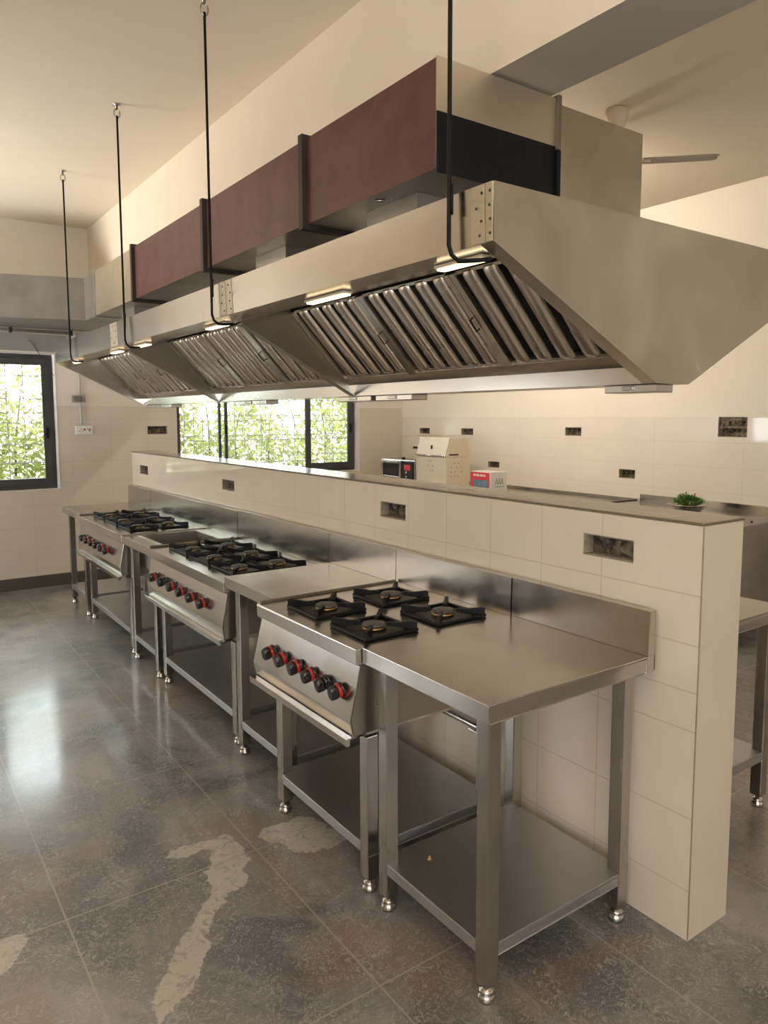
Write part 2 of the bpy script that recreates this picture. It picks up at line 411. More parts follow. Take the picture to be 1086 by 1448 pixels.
# open switch boxes
def switch_box(axis, face, h, depth, label, grp, seed, sgn=1):
    """metal back box sunk in a wall hole; axis 0: wall faces -x, hole is (y0,y1,z0,z1); axis 1: wall faces -y"""
    rnd = random.Random(seed); u0, u1, v0, v1 = h; g = .0015
    c = ((face, (u0 + u1) / 2, v0 + g) if axis == 0 else ((u0 + u1) / 2, face, v0 + g))
    t = thing('switch_box', c, label, 'switch box', grp)
    def B(mb, a0, a1, U0, U1, V0, V1):
        return mb.box(face + a0, face + a1, U0, U1, V0, V1) if axis == 0 else mb.box(U0, U1, face + a0, face + a1, V0, V1)
    m = MB(); B(m, depth - .004, depth - .001, u0 + g, u1 - g, v0 + g, v1 - g); m.build('back_plate', 'hole_black', t)
    m = MB(); q = .003
    B(m, .004, depth - .004, u0 + g, u0 + g + q, v0 + g, v1 - g); B(m, .004, depth - .004, u1 - g - q, u1 - g, v0 + g, v1 - g)
    B(m, .004, depth - .004, u0 + g + q, u1 - g - q, v0 + g, v0 + g + q); B(m, .004, depth - .004, u0 + g + q, u1 - g - q, v1 - g - q, v1 - g)
    m.build('box_shell', 'box_side', t)
    w = u1 - u0; hh = v1 - v0; NU, NV = 15, 7; m = MB(); vs = []
    cen = [(rnd.uniform(.25, .9), rnd.uniform(.2, .9), rnd.uniform(.10, .22), rnd.uniform(.006, .016)) for _ in range(7)]
    for a in range(NU):
        for b in range(NV):
            fu, fv = a / (NU - 1), b / (NV - 1); edge = min(fu, fv, 1 - fu, 1 - fv) > .01
            d = sum(h * max(0, 1 - math.hypot((fu - x) * w / hh, fv - y) / (r * 2.2)) for x, y, r, h in cen) + rnd.uniform(0, .003)
            aa = depth - .0085 - (d if edge else 0); uu = u0 + .006 + fu * (w - .012); vv = v0 + .006 + fv * (hh - .012)
            vs.append((face + aa, uu, vv) if axis == 0 else (uu, face + aa, vv))
    m.add(vs, [(a * NV + b, a * NV + b + 1, (a + 1) * NV + b + 1, (a + 1) * NV + b) for a in range(NU - 1) for b in range(NV - 1)])
    lab(m.build('plaster_lump', 'plaster_lump', t), 'lumpy dried plaster')
    m = MB()
    uu = u0 + w * rnd.uniform(.3, .8); pts = []
    for j in range(9):
        a = j / 8; pu = uu + math.sin(a * 6) * .14 * w; pv = v1 - .005 - a * hh * .7; pa = depth * (.55 - .25 * math.sin(a * 3))
        pts.append((face + pa, pu, pv) if axis == 0 else (pu, face + pa, pv))
    m.tube(pts, .0016, 5); m.build('wire', 'rubber', t)
    return t
G1 = 'open switch boxes sunk in the partition'
for i, (h, lb) in enumerate(zip(pboxes, ['wide open switch box in partition nearest its free end, above bare steel table',
        'open switch box in partition above the four-burner range, second from free end',
        'open switch box in partition above the square sink area, third from free end',
        'small open switch box at the far end of the white tiled partition'])):
    switch_box(0, XP, h, .055, lb, G1, 11 + i)
G2 = 'open switch boxes in the right wall'
for i, (h, lb) in enumerate(zip(rboxes, ['open switch box on right wall above the cream cabinet in the corner',
        'open switch box on right wall just right of the slant-topped cream bin',
        'open switch box at mid height on right wall, between carton and greens, upper one',
        'low open switch box on right wall directly above the red carton',
        'low open switch box on right wall left of the plate of greens',
        'large broken-out square switch hole high on right wall by picture edge'])):
    t = switch_box(0, XW, h, .06, lb, G2, 31 + i)
    if i == 5:
        MB().slab(0, XW + .012, XW + .018, h[0] + .002, h[1] - .002, h[2] + .068, h[3] - .002, [(h[0] + .02, h[1] - .08, h[2] + .085, h[3] - .03)]).build('cover_plate', 'plaster_lump', t)
switch_box(1, YW, far_box, .055, 'open dark switch box on far wall beside the wide window', None, 51)

# ------------------------------------------------------------------ windows
def window(name, W, sashes, panes_z, vb, hb, yf, label):
    x0, x1, z0, z1 = W; g = .0015
    ro = bpy.data.objects.new(name, None); ro.location = ((x0 + x1) / 2, yf, z0); COL.objects.link(ro); ro['kind'] = 'structure'; ro['label'] = label
    lm = MB(); L = .012
    lm.box(x0 + g, x0 + g + .004, YW - .004, YW + .24, z0 + g, z1 - g).box(x1 - g - .004, x1 - g, YW - .004, YW + .24, z0 + g, z1 - g)
    lm.box(x0 + g + .004, x1 - g - .004, YW - .004, YW + .24, z0 + g, z0 + g + .006).box(x0 + g + .004, x1 - g - .004, YW - .004, YW + .24, z1 - g - .004, z1 - g)
    lab(lm.build('reveal', 'white_paint', ro), 'white painted reveal and sill')
    f = MB(); a, b = yf, yf + .06; fw = .045
    X0, X1, Z0, Z1 = x0 + .007, x1 - .007, z0 + .009, z1 - .007
    f.slab(1, a, b, X0, X1, Z0, Z1, [(X0 + fw, X1 - fw, Z0 + fw, Z1 - fw)])
    f.build('window_frame', 'dark_frame', ro, .003)
    for (sx0, sx1, dy, sw) in sashes:
        sm = MB().slab(1, a + dy, a + dy + .03, sx0, sx1, Z0 + fw * .8, Z1 - fw * .8, [(sx0 + sw, sx1 - sw, Z0 + fw * .8 + sw, Z1 - fw * .8 - sw)])
        so = sm.build('sash', 'dark_frame', ro, .003)
        MB().box(sx0 + sw - .004, sx1 - sw + .004, a + dy + .013, a + dy + .017, Z0 + fw * .8 + sw - .004, Z1 - fw * .8 - sw + .004).build('pane', 'glass', so)
        hz = (z0 + z1) / 2 - .1
        MB().box(sx1 - sw * .7, sx1 - sw * .3, a + dy - .018, a + dy - .0005, hz - .05, hz + .05).build('latch', 'black_panel', so, .003)
    gm = MB(); yg = yf + .12
    for x in vb: gm.box(x - .004, x + .004, yg, yg + .008, z0 + .007, z1 - .006)
    for z in hb: gm.box(x0 + .007, x1 - .007, yg + .009, yg + .017, z - .0045, z + .0045)
    lab(gm.build('grille', 'grille_bar', ro), 'thin metal security grille')
    return ro
def rng(a, b, n): return [a + (b - a) * i / (n - 1) for i in range(n)]
window('window_1', W1, [(-1.0, -.35, .002, .055), (-.36, .19, -.02, .06)], 4, [-.92, -.78, -.64, -.50, -.28, -.147, -.005],
       [.99, 1.14, 1.31, 1.51, 1.60, 1.73, 1.94, 2.06], YW + .10, 'dark framed window with metal grille left of the range row')
window('window_2', W2, [(1.385, 1.93, .002, .03), (1.84, 2.93, .03, .03), (2.86, 3.487, -.02, .065)], 4,
       [1.50, 1.60, 1.70, 1.76, 1.98, 2.06, 2.17, 2.22, 2.37, 2.43, 2.54, 2.64, 2.70, 2.79, 3.0, 3.08, 3.22, 3.29],
       [1.06, 1.13, 1.31, 1.36, 1.52, 1.58, 1.75, 1.95], YW + .10, 'wide dark framed window with metal grille behind the partition')
# frames for the added, unseen openings in left and rear walls
for n_, (axis, face, h) in enumerate([(0, XL - .12, WL[0]), (0, XL - .12, WL[1]), (1, YB - .12, WBk[0]), (1, YB - .12, WBk[1])]):
    o = struct(MB().slab(axis, face - .03, face + .03, h[0] + .002, h[1] - .002, h[2] + .002, h[3] - .002,
          [(h[0] + .05, (h[0] + h[1]) / 2 - .025, h[2] + .05, h[3] - .05), ((h[0] + h[1]) / 2 + .025, h[1] - .05, h[2] + .05, h[3] - .05)]).build('window_%d' % (n_ + 3), 'dark_frame'))

# outdoors
struct(MB().box(-30, 40, YW + .25, 45, -.35, -.14).build('ground', 'exterior_ground'))
def hedge(x0, x1, y0, y1, z1, n, label, seed, top):
    r = random.Random(seed); t = thing('hedge', ((x0 + x1) / 2, (y0 + y1) / 2, -.14), label, 'hedge', 'hedges growing outside the windows')
    m = MB()
    for i in range(n):
        x = r.uniform(x0, x1); z = -.05 + (z1 + .05) * r.random() ** top
        lim = z1 * (.72 + .28 * math.sin(x * 3.1 + seed) * math.sin(x * 1.3 + 2))
        if z > lim and r.random() < .75: continue
        y = r.uniform(y0, y1); L = r.uniform(.07, .15); w = L * .34
        d = V((r.uniform(-1, 1), r.uniform(-.6, .6), r.uniform(-.5, 1))).normalized(); s = d.cross(V((r.uniform(-1, 1), r.uniform(-1, 1), r.uniform(-1, 1)))).normalized()
        p = V((x, y, z))
        m.add([p - d * L * .5, p + s * w * .5 - d * L * .1, p + d * L * .5, p - s * w * .5 - d * L * .1], [(0, 1, 2, 3)])
    lab(m.build('leaves', 'leaf_hedge', t, fixn=False), 'yellow green leaves')
    m = MB()
    for i in range(int((x1 - x0) / .45)):
        x = x0 + .25 + i * .45; m.tube([(x, (y0 + y1) / 2, -.14), (x + r.uniform(-.1, .1), (y0 + y1) / 2, z1 * .5), (x + r.uniform(-.2, .2), (y0 + y1) / 2, z1 * .8)], [.02, .014, .006], 6)
    m.build('stem', 'trunk_brown', t)
hedge(-3.2, 1.3, 8.0, 9.0, 2.5, 22000, 'yellow green leafy hedge seen through the grille of the left window', 3, .85)
hedge(1.6, 6.6, 8.2, 9.2, 2.5, 20000, 'sunlit hedge seen through the wide window behind the partition', 5, .9)

# ------------------------------------------------------------------ work tables, ranges
LEG = .045
def leg(t, cx, cy, z1, foot_mat='steel'):
    l = MB().box(cx - LEG / 2, cx + LEG / 2, cy - LEG / 2, cy + LEG / 2, .048, z1).build('leg', 'steel_leg', t, .003)
    MB().lathe([(.011, .05), (.011, .034), (.020, .033), (.0215, .027), (.020, .021), (.0235, .018), (.026, .009), (.024, 0.0)][::-1], (cx, cy, 0), n=18).build('foot', foot_mat, l)
    return l
def top_tray(mb, x0, x1, y0, y1, z, h, hole=None):
    """sheet top with turned-down edges (hollow below)"""
    if hole: mb.slab(2, z - .006, z, x0, x1, y0, y1, [hole])
    else: mb.box(x0, x1, y0, y1, z - .006, z)
    e = .004
    mb.box(x0, x0 + e, y0, y1, z - h, z - .006); mb.box(x1 - e, x1, y0, y1, z - h, z - .006)
    mb.box(x0 + e, x1 - e, y0, y0 + e, z - h, z - .006); mb.box(x0 + e, x1 - e, y1 - e, y1, z - h, z - .006)
    return mb
def backsplash(t, x1, y0, y1, z, h):
    poly = [(x1 - .034, z + .0005), (x1 - .031, z + h), (x1, z + h), (x1, z - .045), (x1 - .003, z - .045), (x1 - .003, z + h - .004), (x1 - .027, z + h - .004), (x1 - .030, z + .0005)]
    m = MB().prism(poly, 1, y0, y1)
    m.box(x1 - .029, x1 - .0035, y0, y0 + .003, z + .0005, z + h - .0045).box(x1 - .029, x1 - .0035, y1 - .003, y1, z + .0005, z + h - .0045)
    m.box(x1 - .0345, x1, y0, y0 + .003, z - .05, z).box(x1 - .0345, x1, y1 - .003, y1, z - .05, z)
    return m.build('backsplash', 'steel', t)
def shelf(t, x0, x1, y0, y1, z, h=.036):
    m = MB(); top_tray(m, x0, x1, y0, y1, z, h); return m.build('undershelf', 'steel_shelf', t, .0025)

def work_table(x0, x1, y0, y1, z, label, h=.05, splash=.137, sh=.165, grp='steel work tables', name='work_table', basin=None, ln=.04):
    t = thing(name, ((x0 + x1) / 2, (y0 + y1) / 2, 0), label, 'table', grp)
    xe = x1 - .0345 if splash else x1
    m = MB(); top_tray(m, x0, xe, y0, y1, z, h, basin); m.build('tabletop', 'steel', t, .003)
    if splash: backsplash(t, x1, y0, y1, z, splash)
    li = LEG / 2 + .035
    for lx in (x0 + li, xe - li + .02):
        for ly in (y0 + li, y1 - li): leg(t, lx, ly, z - .008)
    shelf(t, x0 + .037, xe - .018, y0 + .037, y1 - .037, sh)
    if basin:
        a0, a1, b0, b1 = basin; d = .2; s_ = .003
        m = MB(); m.slab(0, a0 - .001, a0 + s_, b0 - .001, b1 + .001, z - d, z - .001); m.slab(0, a1 - s_, a1 + .001, b0 - .001, b1 + .001, z - d, z - .001)
        m.box(a0 + s_, a1 - s_, b0 - .001, b0 + s_, z - d, z - .001).box(a0 + s_, a1 - s_, b1 - s_, b1 + .001, z - d, z - .001).box(a0 + s_, a1 - s_, b0 + s_, b1 - s_, z - d, z - d + s_)
        bo = lab(m.build('basin', 'basin_steel', t), 'deep rectangular sink basin')
        MB().lathe([(.001, .0), (.028, .0), (.03, .003), (.001, .003)], ((a0 + a1) / 2, (b0 + b1) / 2, z - d + s_), n=20).build('drain', 'steel_leg', bo)
        rim = MB().slab(2, z + .0003, z + .004, a0 - .018, a1 + .018, b0 - .018, b1 + .018, [(a0 + .001, a1 - .001, b0 + .001, b1 - .001)])
        rim.build('rim', 'steel', bo, .0015)
        MB().box(x0, xe, y0 + .001, y0 + .014, z + .0004, z + .016).build('edge_strip', 'flange_bronze', t, .002)
        MB().tube([((a0 + a1) / 2, (b0 + b1) / 2, z - d), ((a0 + a1) / 2, (b0 + b1) / 2, z - d - .16), ((a0 + a1) / 2 + .05, (b0 + b1) / 2, z - d - .22), (xe - .06, (b0 + b1) / 2, z - d - .22)], .018, 12).build('waste_pipe', 'plastic_pipe', t)
    return t

def grate(t, cx, cy, z, sx, sy, tall=.032):
    m = MB(); fr = .016; hx, hy = sx / 2, sy / 2
    m.slab(2, z + .0015, z + .012, cx - hx, cx + hx, cy - hy, cy + hy, [(cx - hx + fr, cx + hx - fr, cy - hy + fr, cy + hy - fr)])
    for ax in (-1, 1):
        for ay in (-1, 1):
            o = V((cx + ax * (hx - .004), cy + ay * (hy - .004), 0)); c = V((cx, cy, 0)); d = (c - o); L = d.length; d.normalize(); s = V((-d.y, d.x, 0)) * .0065
            prof = [(0, .004), (0, tall), (.012, tall + .003), (L * .45, tall * .86), (L * .62, tall * .92), (L * .70, tall * .8), (L * .68, tall * .45), (L * .3, .010), (.05, .004)]
            A = [o + d * a + s + V((0, 0, z + b)) for a, b in prof]; B = [o + d * a - s + V((0, 0, z + b)) for a, b in prof]; n = len(prof)
            m.add(A + B, [(i, (i + 1) % n, n + (i + 1) % n, n + i) for i in range(n)] + [tuple(range(n)), tuple(range(2 * n - 1, n - 1, -1))])
    g = lab(m.build('grate', 'black_iron', t, .0015), 'black cast iron pan support')
    MB().box(cx - hx + fr, cx + hx - fr, cy - hy + fr, cy + hy - fr, z + .0008, z + .003).build('spill_pan', 'burner_pan', g)
    MB().lathe([(.001, .0), (.040, .0), (.042, .005), (.036, .009), (.001, .009)], (cx, cy, z + .0032), n=24).build('burner_ring', 'brass', g)
    MB().lathe([(.001, 0), (.038, 0), (.040, .005), (.037, .010), (.012, .013), (.001, .013)], (cx, cy, z + .0124), n=24).build('burner_cap', 'burner_grey', g)
    return g
def knob(t, p, nrm, rot, r=.026, red=True):
    nrm = V(nrm).normalized(); p = V(p)
    k = MB().lathe([(.001, 0), (r * .90, 0), (r * .94, .003), (r * .90, .009), (r * .5, .010), (.001, .010)], p + nrm * .0006, nrm, 22).build('knob', 'black_knob', t)
    lab(MB().lathe([(.001, 0), (r * .90, 0), (r * .93, .002), (r * .91, .009), (r * .80, .011), (.001, .011)], p + nrm * .0108, nrm, 22).build('collar', 'red_plastic' if red else 'black_knob', k), 'red collar ring' if red else 'black collar ring')
    u = V((0, 1, 0)); w = nrm.cross(u).normalized(); a = w * math.cos(rot) + u * math.sin(rot); b = nrm.cross(a)
    m = MB(); n = 12; L = []
    for i in range(2 * n):
        th = PI * i / n; L.append(a * (r * .98 * math.cos(th)) + b * (r * .66 * math.sin(th)))
    rings = [[p + nrm * h + v * f for v in L] for h, f in ((.023, 1.0), (.030, 1.0), (.044, .92), (.047, .82))]; N = len(L)
    m.add([q for R in rings for q in R], [(q * N + i, q * N + (i + 1) % N, (q + 1) * N + (i + 1) % N, (q + 1) * N + i) for q in range(3) for i in range(N)], True)
    m.add(rings[0], [tuple(range(N))[::-1]]); m.add(rings[-1], [tuple(range(N))])
    m.build('grip', 'black_knob', k, .0)
    return k

def gas_range(x0, x1, y0, y1, z, burners, label, splash, knobs_y, tray_out, prof, name='gas_range', redpat=(1, 1, 1, 1, 0, 1), sh=.165, tdrop=0.):
    t = thing(name, ((x0 + x1) / 2, (y0 + y1) / 2, 0), label, 'gas range', 'gas ranges in the cooking row')
    xe = x1 - .0345
    m = MB(); m.box(x0, xe, y0, y1, z - .006, z); m.box(x0, x0 + .005, y0, y1, z - .05, z - .006)
    m.box(x0 + .005, x0 + .03, y0, y0 + .004, z - .05, z - .006).box(x0 + .005, x0 + .03, y1 - .004, y1, z - .05, z - .006)
    m.build('cooktop', 'steel', t, .003)
    MB().box(x0 + .012, xe - .01, y1 - .012, y1 - .001, z + .0004, z + .009).build('edge_strip', 'flange_bronze', t, .0015)
    backsplash(t, x1, y0, y1, z, splash)
    # body with the slanting control panel: prof lists (dx from front, dz from top)
    (ax, az), (mx, mz), (bx, bz) = [(x0 + a, z + b) for a, b in prof]
    yi0, yi1 = y0 + .004, y1 - .004
    poly = [(ax, az), (mx, mz), (bx, bz), (bx + .004, bz), (mx + .004, mz), (ax + .004, az)]
    MB().prism(poly, 1, yi0, yi1).build('control_panel', 'steel', t, .0012)
    body = [(ax + .005, z - .0065), (ax + .005, az), (mx + .0055, mz), (bx + .006, bz), (xe - .05, bz), (xe - .05, z - .0065)]
    mb = MB().prism(body, 1, yi0, yi1)
    mb.build('body', 'steel_plate', t)
    # drip tray with folded handle lip
    tz = bz - tdrop
    MB().box(x0 + tray_out, xe - .1, yi0 + .025, yi1 - .025, tz - .022, tz - .003).prism(
        [(x0 + tray_out - .012, tz - .028), (x0 + tray_out - .016, tz - .002), (x0 + tray_out + .008, tz - .0005), (x0 + tray_out + .010, tz - .005), (x0 + tray_out, tz - .006), (x0 + tray_out, tz - .028)], 1, yi0 - .002, yi1 + .002).build('drip_tray', 'steel', t, .001)
    for lx in (x0 + .082, xe - .07):
        for ly in (y0 + .052, y1 - .052): leg(t, lx, ly, bz - .031)
    shelf(t, x0 + .06, xe - .04, y0 + .03, y1 - .03, sh)
    for gx, gy, sx, sy in burners: grate(t, gx, gy, z, sx, sy)
    nrm = V((-(az - mz), 0, (mx - ax))).normalized()
    if nrm.x > 0: nrm = -nrm
    for i, ky in enumerate(knobs_y):
        f = .52; p = V((ax + (mx - ax) * f, ky, az + (mz - az) * f))
        knob(t, p, nrm, (.15, -.2, .1, .25, -.1, .1)[i % 6], red=bool(redpat[i % 6]))
    # bolts on the side bracket
    m = MB()
    for bz_ in (z - .075, z - .19): m.lathe([(.001, 0), (.009, 0), (.008, .006), (.001, .008)], (x0 + .09, yi0 - .0005, bz_), (0, -1, 0), 12)
    m.build('bolt', 'steel_leg', t)
    return t
ZA = .85
work_table(0, .677, 0, .573, .85, 'bare steel work table with backsplash at the near end of the row')
P1 = [(.018, -.057), (-.022, -.228), (-.010, -.278)]
BR1 = [(.150, 1.050, .215, .222), (.150, .732, .215, .222), (.447, 1.052, .22, .222), (.452, .732, .225, .222)]
gas_range(-.022, .674, .577, 1.285, .846, BR1, 'four-burner steel gas range with black and red knobs beside near table', .14, [1.135, 1.04, .935, .835, .742, .655], -.022, P1, tdrop=.0)
work_table(.085, .674, 1.289, 1.860, .836, 'plain steel work table between the four-burner range and middle range', splash=.150)
P2 = [(.018, -.055), (-.012, -.215), (-.004, -.268)]
def six(xa, xb, y0, y1):
    w = (y1 - y0 - .16) / 3; out = []
    for i in range(3):
        for gx in (xa, xb): out.append((gx, y0 + .08 + w * (i + .5), .185, w - .03))
    return out
gas_range(.082, .674, 1.864, 2.975, .806, six(.265, .475, 1.864, 2.975), 'middle six-burner steel gas range between plain table and sink table', .178, rng(2.83, 2.10, 6), -.012, P2, redpat=(1, 0, 1, 1, 1, 1))
work_table(.095, .672, 2.979, 3.536, .800, 'steel sink table with rectangular basin between two six-burner ranges', splash=.178, name='sink_table', basin=(.20, .56, 3.045, 3.475))
gas_range(.085, .672, 3.540, 4.700, .808, six(.265, .475, 3.540, 4.700), 'farthest six-burner steel gas range beyond the sink table', .165, rng(4.50, 3.84, 6), -.012, P2, redpat=(0, 1, 1, 0, 1, 1))
work_table(.095, .672, 4.704, 5.315, .818, 'small steel work table at the far end of the row', splash=.150)

# gas supply along the partition foot with a valve below each range
t = thing('gas_pipe', (.652, 2.6, .36), 'thin steel gas pipe with valves low behind the ranges', 'pipe')
MB().tube([(.655, .70, .36), (.655, 5.2, .36)], .011, 10).build('pipe', 'steel_leg', t)
for y in (.74, 2.2, 3.9):
    v = MB().tube([(.655, y, .36), (.625, y, .36)], .012, 10).build('valve', 'brass', t)
    MB().box(.612, .6245, y - .03, y + .03, .356, .366).build('lever', 'steel', v, .002)
    MB().tube([(.655, y, .372), (.655, y, .43), (.648, y + .03, .50), (.64, y + .04, .545)], .007, 8).build('hose', 'rubber', v)
t = thing('bolt', (.14, .44, .166), 'tiny loose brass bolt lying on the near table undershelf', 'bolt')
MB().lathe([(.001, 0), (.008, 0), (.008, .005), (.004, .0055), (.004, .014), (.001, .014)], (.16, .435, .1662), n=10).build('shank', 'brass', t)

# ------------------------------------------------------------------ exhaust hood
HX0, HY0, HY1, HZT, HZF, HZB = .0444, .0494, 5.045, 2.1276, 1.9869, 1.6628
TX0, TX1 = .7105, .8744; HC = (TX0 + TX1) / 2; HX1 = 2 * HC - HX0
hood = thing('exhaust_hood', (HC, (HY0 + HY1) / 2, HZB), 'long stainless steel canopy exhaust hood hung above the gas ranges', 'exhaust hood')
th = .004
endpoly = [(HX0, HZT), (HX0, HZF), (TX0, HZB), (TX1, HZB), (HX1, HZF), (HX1, HZT)]
def end_panel(y0, y1, sgn):
    m = MB().prism(endpoly, 1, y0, y1)
    ya, yb = (y1, y1 + .045) if sgn > 0 else (y0 - .045, y0)
    for (xa, za), (xb, zb) in (((HX0, HZF), (TX0, HZB)), ((HX1, HZF), (TX1, HZB))):
        m.prism([(xa, za), (xb, zb), (xb, zb + th), (xa, za + th)], 1, ya, yb)
    return m
lab(end_panel(HY0, HY0 + th, 1).build('end_panel', 'steel_end', hood), 'large smudged trapezoid end panel facing the camera')
end_panel(HY1 - th, HY1, -1).build('end_panel', 'steel_hood', hood)
yi0, yi1 = HY0 + th, HY1 - th
def fascia(x, s):
    m = MB(); d = s * .095; e = s * th
    # front sheet, flat underside lip, slanted strip up to the filters
    m.prism([(x - s * .004, HZT), (x, HZF), (x + d, HZF), (x + s * .335, 2.045), (x + s * .335, 2.049), (x + d, HZF + th), (x + e, HZF + th), (x + e - s * .004, HZT)], 1, yi0, yi1)
    return m
lab(fascia(HX0, 1).build('fascia', 'steel_hood', hood), 'bright front fascia above the ranges')
fascia(HX1, -1).build('fascia', 'steel_hood', hood)
MB().box(HX0 + th, HX1 - th, yi0, yi1, HZT - .012, HZT - .008).build('roof_panel', 'galvanised', hood)
m = MB()  # trough: two vertical sides with sloping lips and a floor
m.box(TX0, TX0 + th, yi0, yi1, HZB, HZB + .052).box(TX1 - th, TX1, yi0, yi1, HZB, HZB + .052).box(TX0 + th, TX1 - th, yi0, yi1, HZB, HZB + th)
m.prism([(TX0, HZB + .052), (TX0 + .0, HZB + .056), (TX0 - .045, HZB + .088), (TX0 - .045, HZB + .084)], 1, yi0, yi1)
m.prism([(TX1, HZB + .052), (TX1 + .0, HZB + .056), (TX1 + .045, HZB + .088), (TX1 + .045, HZB + .084)], 1, yi0, yi1)
m.build('trough', 'steel', hood)
for yd in (1.735, 3.395):
    for s, x in ((1, HX0), (-1, HX1)):
        tx = TX0 if s > 0 else TX1
        m = MB().prism([(x + s * .096, HZF - .026), (tx - s * .004, HZB + .002), (tx - s * .046, HZB + .09), (x + s * .33, 2.043), (x + s * .096, HZF - .002)], 1, yd, yd + .003)
        m.prism([(x + s * .09, HZF - .024), (tx - s * .004, HZB + .001), (tx - s * .004, HZB + .005), (x + s * .09, HZF - .02)], 1, yd - .022, yd + .025)
        lab(m.build('divider', 'steel_plate' if s > 0 else 'steel_plate', hood), 'triangular divider plate')
# filters
FT, FB = V((HX0 + .345, 0, 2.040)), V((TX0 - .048, 0, HZB + .088))
def baffle_filter(s, y0, y1):
    m = MB(); A = FT.copy(); B = FB.copy()
    if s < 0: A.x = 2 * HC - A.x; B.x = 2 * HC - B.x
    d = (B - A); L = d.length; d.normalize(); n = V((-d.z, 0, d.x)) * (1 if s < 0 else 1)
    if n.z > 0: n = -n
    Y = V((0, 1, 0))
    def bar(ya, yb, ta, tb, h0, h1):
        c = A + d * (ta + tb) / 2 + Y * (ya + yb) / 2 + n * (h0 + h1) / 2
        m.obox(c, d, Y, n, (tb - ta) / 2, (yb - ya) / 2, (h1 - h0) / 2)
    fr = .026
    bar(y0, y0 + fr, 0, L, -.004, .018); bar(y1 - fr, y1, 0, L, -.004, .018)
    bar(y0 + fr, y1 - fr, 0, .012, -.02, .004); bar(y0 + fr, y1 - fr, L - .012, L, -.02, .004)
    p = (y1 - y0 - 2 * fr) / 5
    for i in range(5):
        yc = y0 + fr + p * (i + .5); hw = p * .30
        # rounded channel facing down
        N = 7; rows = []
        for tt, sc in ((.006, .55), (.016, .9), (.03, 1), (L - .03, 1), (L - .016, .9), (L - .006, .55)):
            row = []
            for k in range(N):
                a = PI * k / (N - 1); hh = (math.sin(a) ** .6) * .020 * sc
                row.append(A + d * tt + Y * (yc + math.cos(a) * hw * (.75 + .25 * sc)) + n * (hh - .002))
            rows.append(row)
        vs = [q for R in rows for q in R]
        m.add(vs, [(r * N + k, r * N + k + 1, (r + 1) * N + k + 1, (r + 1) * N + k) for r in range(len(rows) - 1) for k in range(N - 1)], True)
    f = m.build('baffle_filter', 'baffle', hood)
    c = A + d * (L / 2) + Y * ((y0 + y1) / 2) + n * (-.034)
    MB().obox(c, d, Y, n, L / 2 - .002, (y1 - y0) / 2 - .002, .002).build('gap_shade_plate', 'gap_shade', f)  # dark plate behind the ribs, its colour standing for shade in the gaps
    return f, A, d, n, L
for (b0, b1) in ((yi0 + .012, 1.732), (1.741, 3.392), (3.401, yi1 - .012)):
    w = (b1 - b0) / 3
    for s in (1, -1):
        for i in range(3):
            f, A, d, n, L = baffle_filter(s, b0 + i * w + .001, b0 + (i + 1) * w - .001)
            if s > 0:
                m = MB()
                for q in ((.44, .56),):
                    yh = b0 + i * w + .014
                    P = lambda tt, hh: A + d * (L * tt) + V((0, yh, 0)) + n * hh
                    m.tube([P(q[0], .018), P(q[0], .034), P(q[1], .034), P(q[1], .018)], .0028, 6)
                if i: m.build('handle', 'black_rod', f)
        # dark space above the filters
# lamps under the lip
for (ya, yb) in ((.165, .365), (.85, 1.12), (1.86, 2.10), (2.98, 3.22), (3.52, 3.74), (4.58, 4.80)):
  for x0, x1 in ((HX0 + .066, HX0 + .106), (HX1 - .106, HX1 - .066)):
    lp = MB().box(x0, x1, ya, yb, HZF - .010, HZF - .001).build('hood_lamp', 'fan_cream', hood, .003)
    lab(MB().box(x0 + .006, x1 - .004, ya + .006, yb - .006, HZF - .016, HZF - .0105).build('lens', 'lamp_glow', lp, .003), 'glowing warm lens')
# fascia seam covers with rivets
for (ya, yb) in ((HY0 + .028, HY0 + .078), (HY0 + .0, HY0 + .025), (1.60, 1.66), (1.665, 1.735), (3.29, 3.36), (3.365, 3.44)):
    m = MB().prism([(HX0 - .0025, HZF + .001), (HX0 - .0004, HZF + .001), (HX0 - .0044, HZT - .001), (HX0 - .0065, HZT - .001)], 1, ya + .002, yb)
    sc_ = m.build('seam_cover', 'duct_cream', hood, .001)
    m = MB(); random.seed(int(ya * 100))
    for i in range(4): m.lathe([(.001, .0), (.004, 0), (.003, .002), (.001, .0025)], (HX0 - .0026 - .004 * (.02 + i * .033) / .14, ya + .008 + random.random() * (yb - ya - .016), HZF + .02 + i * .033), (-1, 0, 0), 8)
    m.build('rivet', 'flange_dark', sc_)
# grease cups under the trough
for (ya, yb) in ((.06, .25), (1.28, 1.56), (1.60, 1.90), (2.72, 3.18), (4.38, 4.98)):
    gt = MB().box(TX0 + .012, TX0 + .10, ya, yb, HZB - .026, HZB - .001).build('grease_tray', 'steel_hood', hood, .003)
    MB().box(TX0 + .004, TX0 + .0115, ya + (yb - ya) * .42, ya + (yb - ya) * .62, HZB - .019, HZB - .006).build('handle', 'steel_leg', gt, .002)

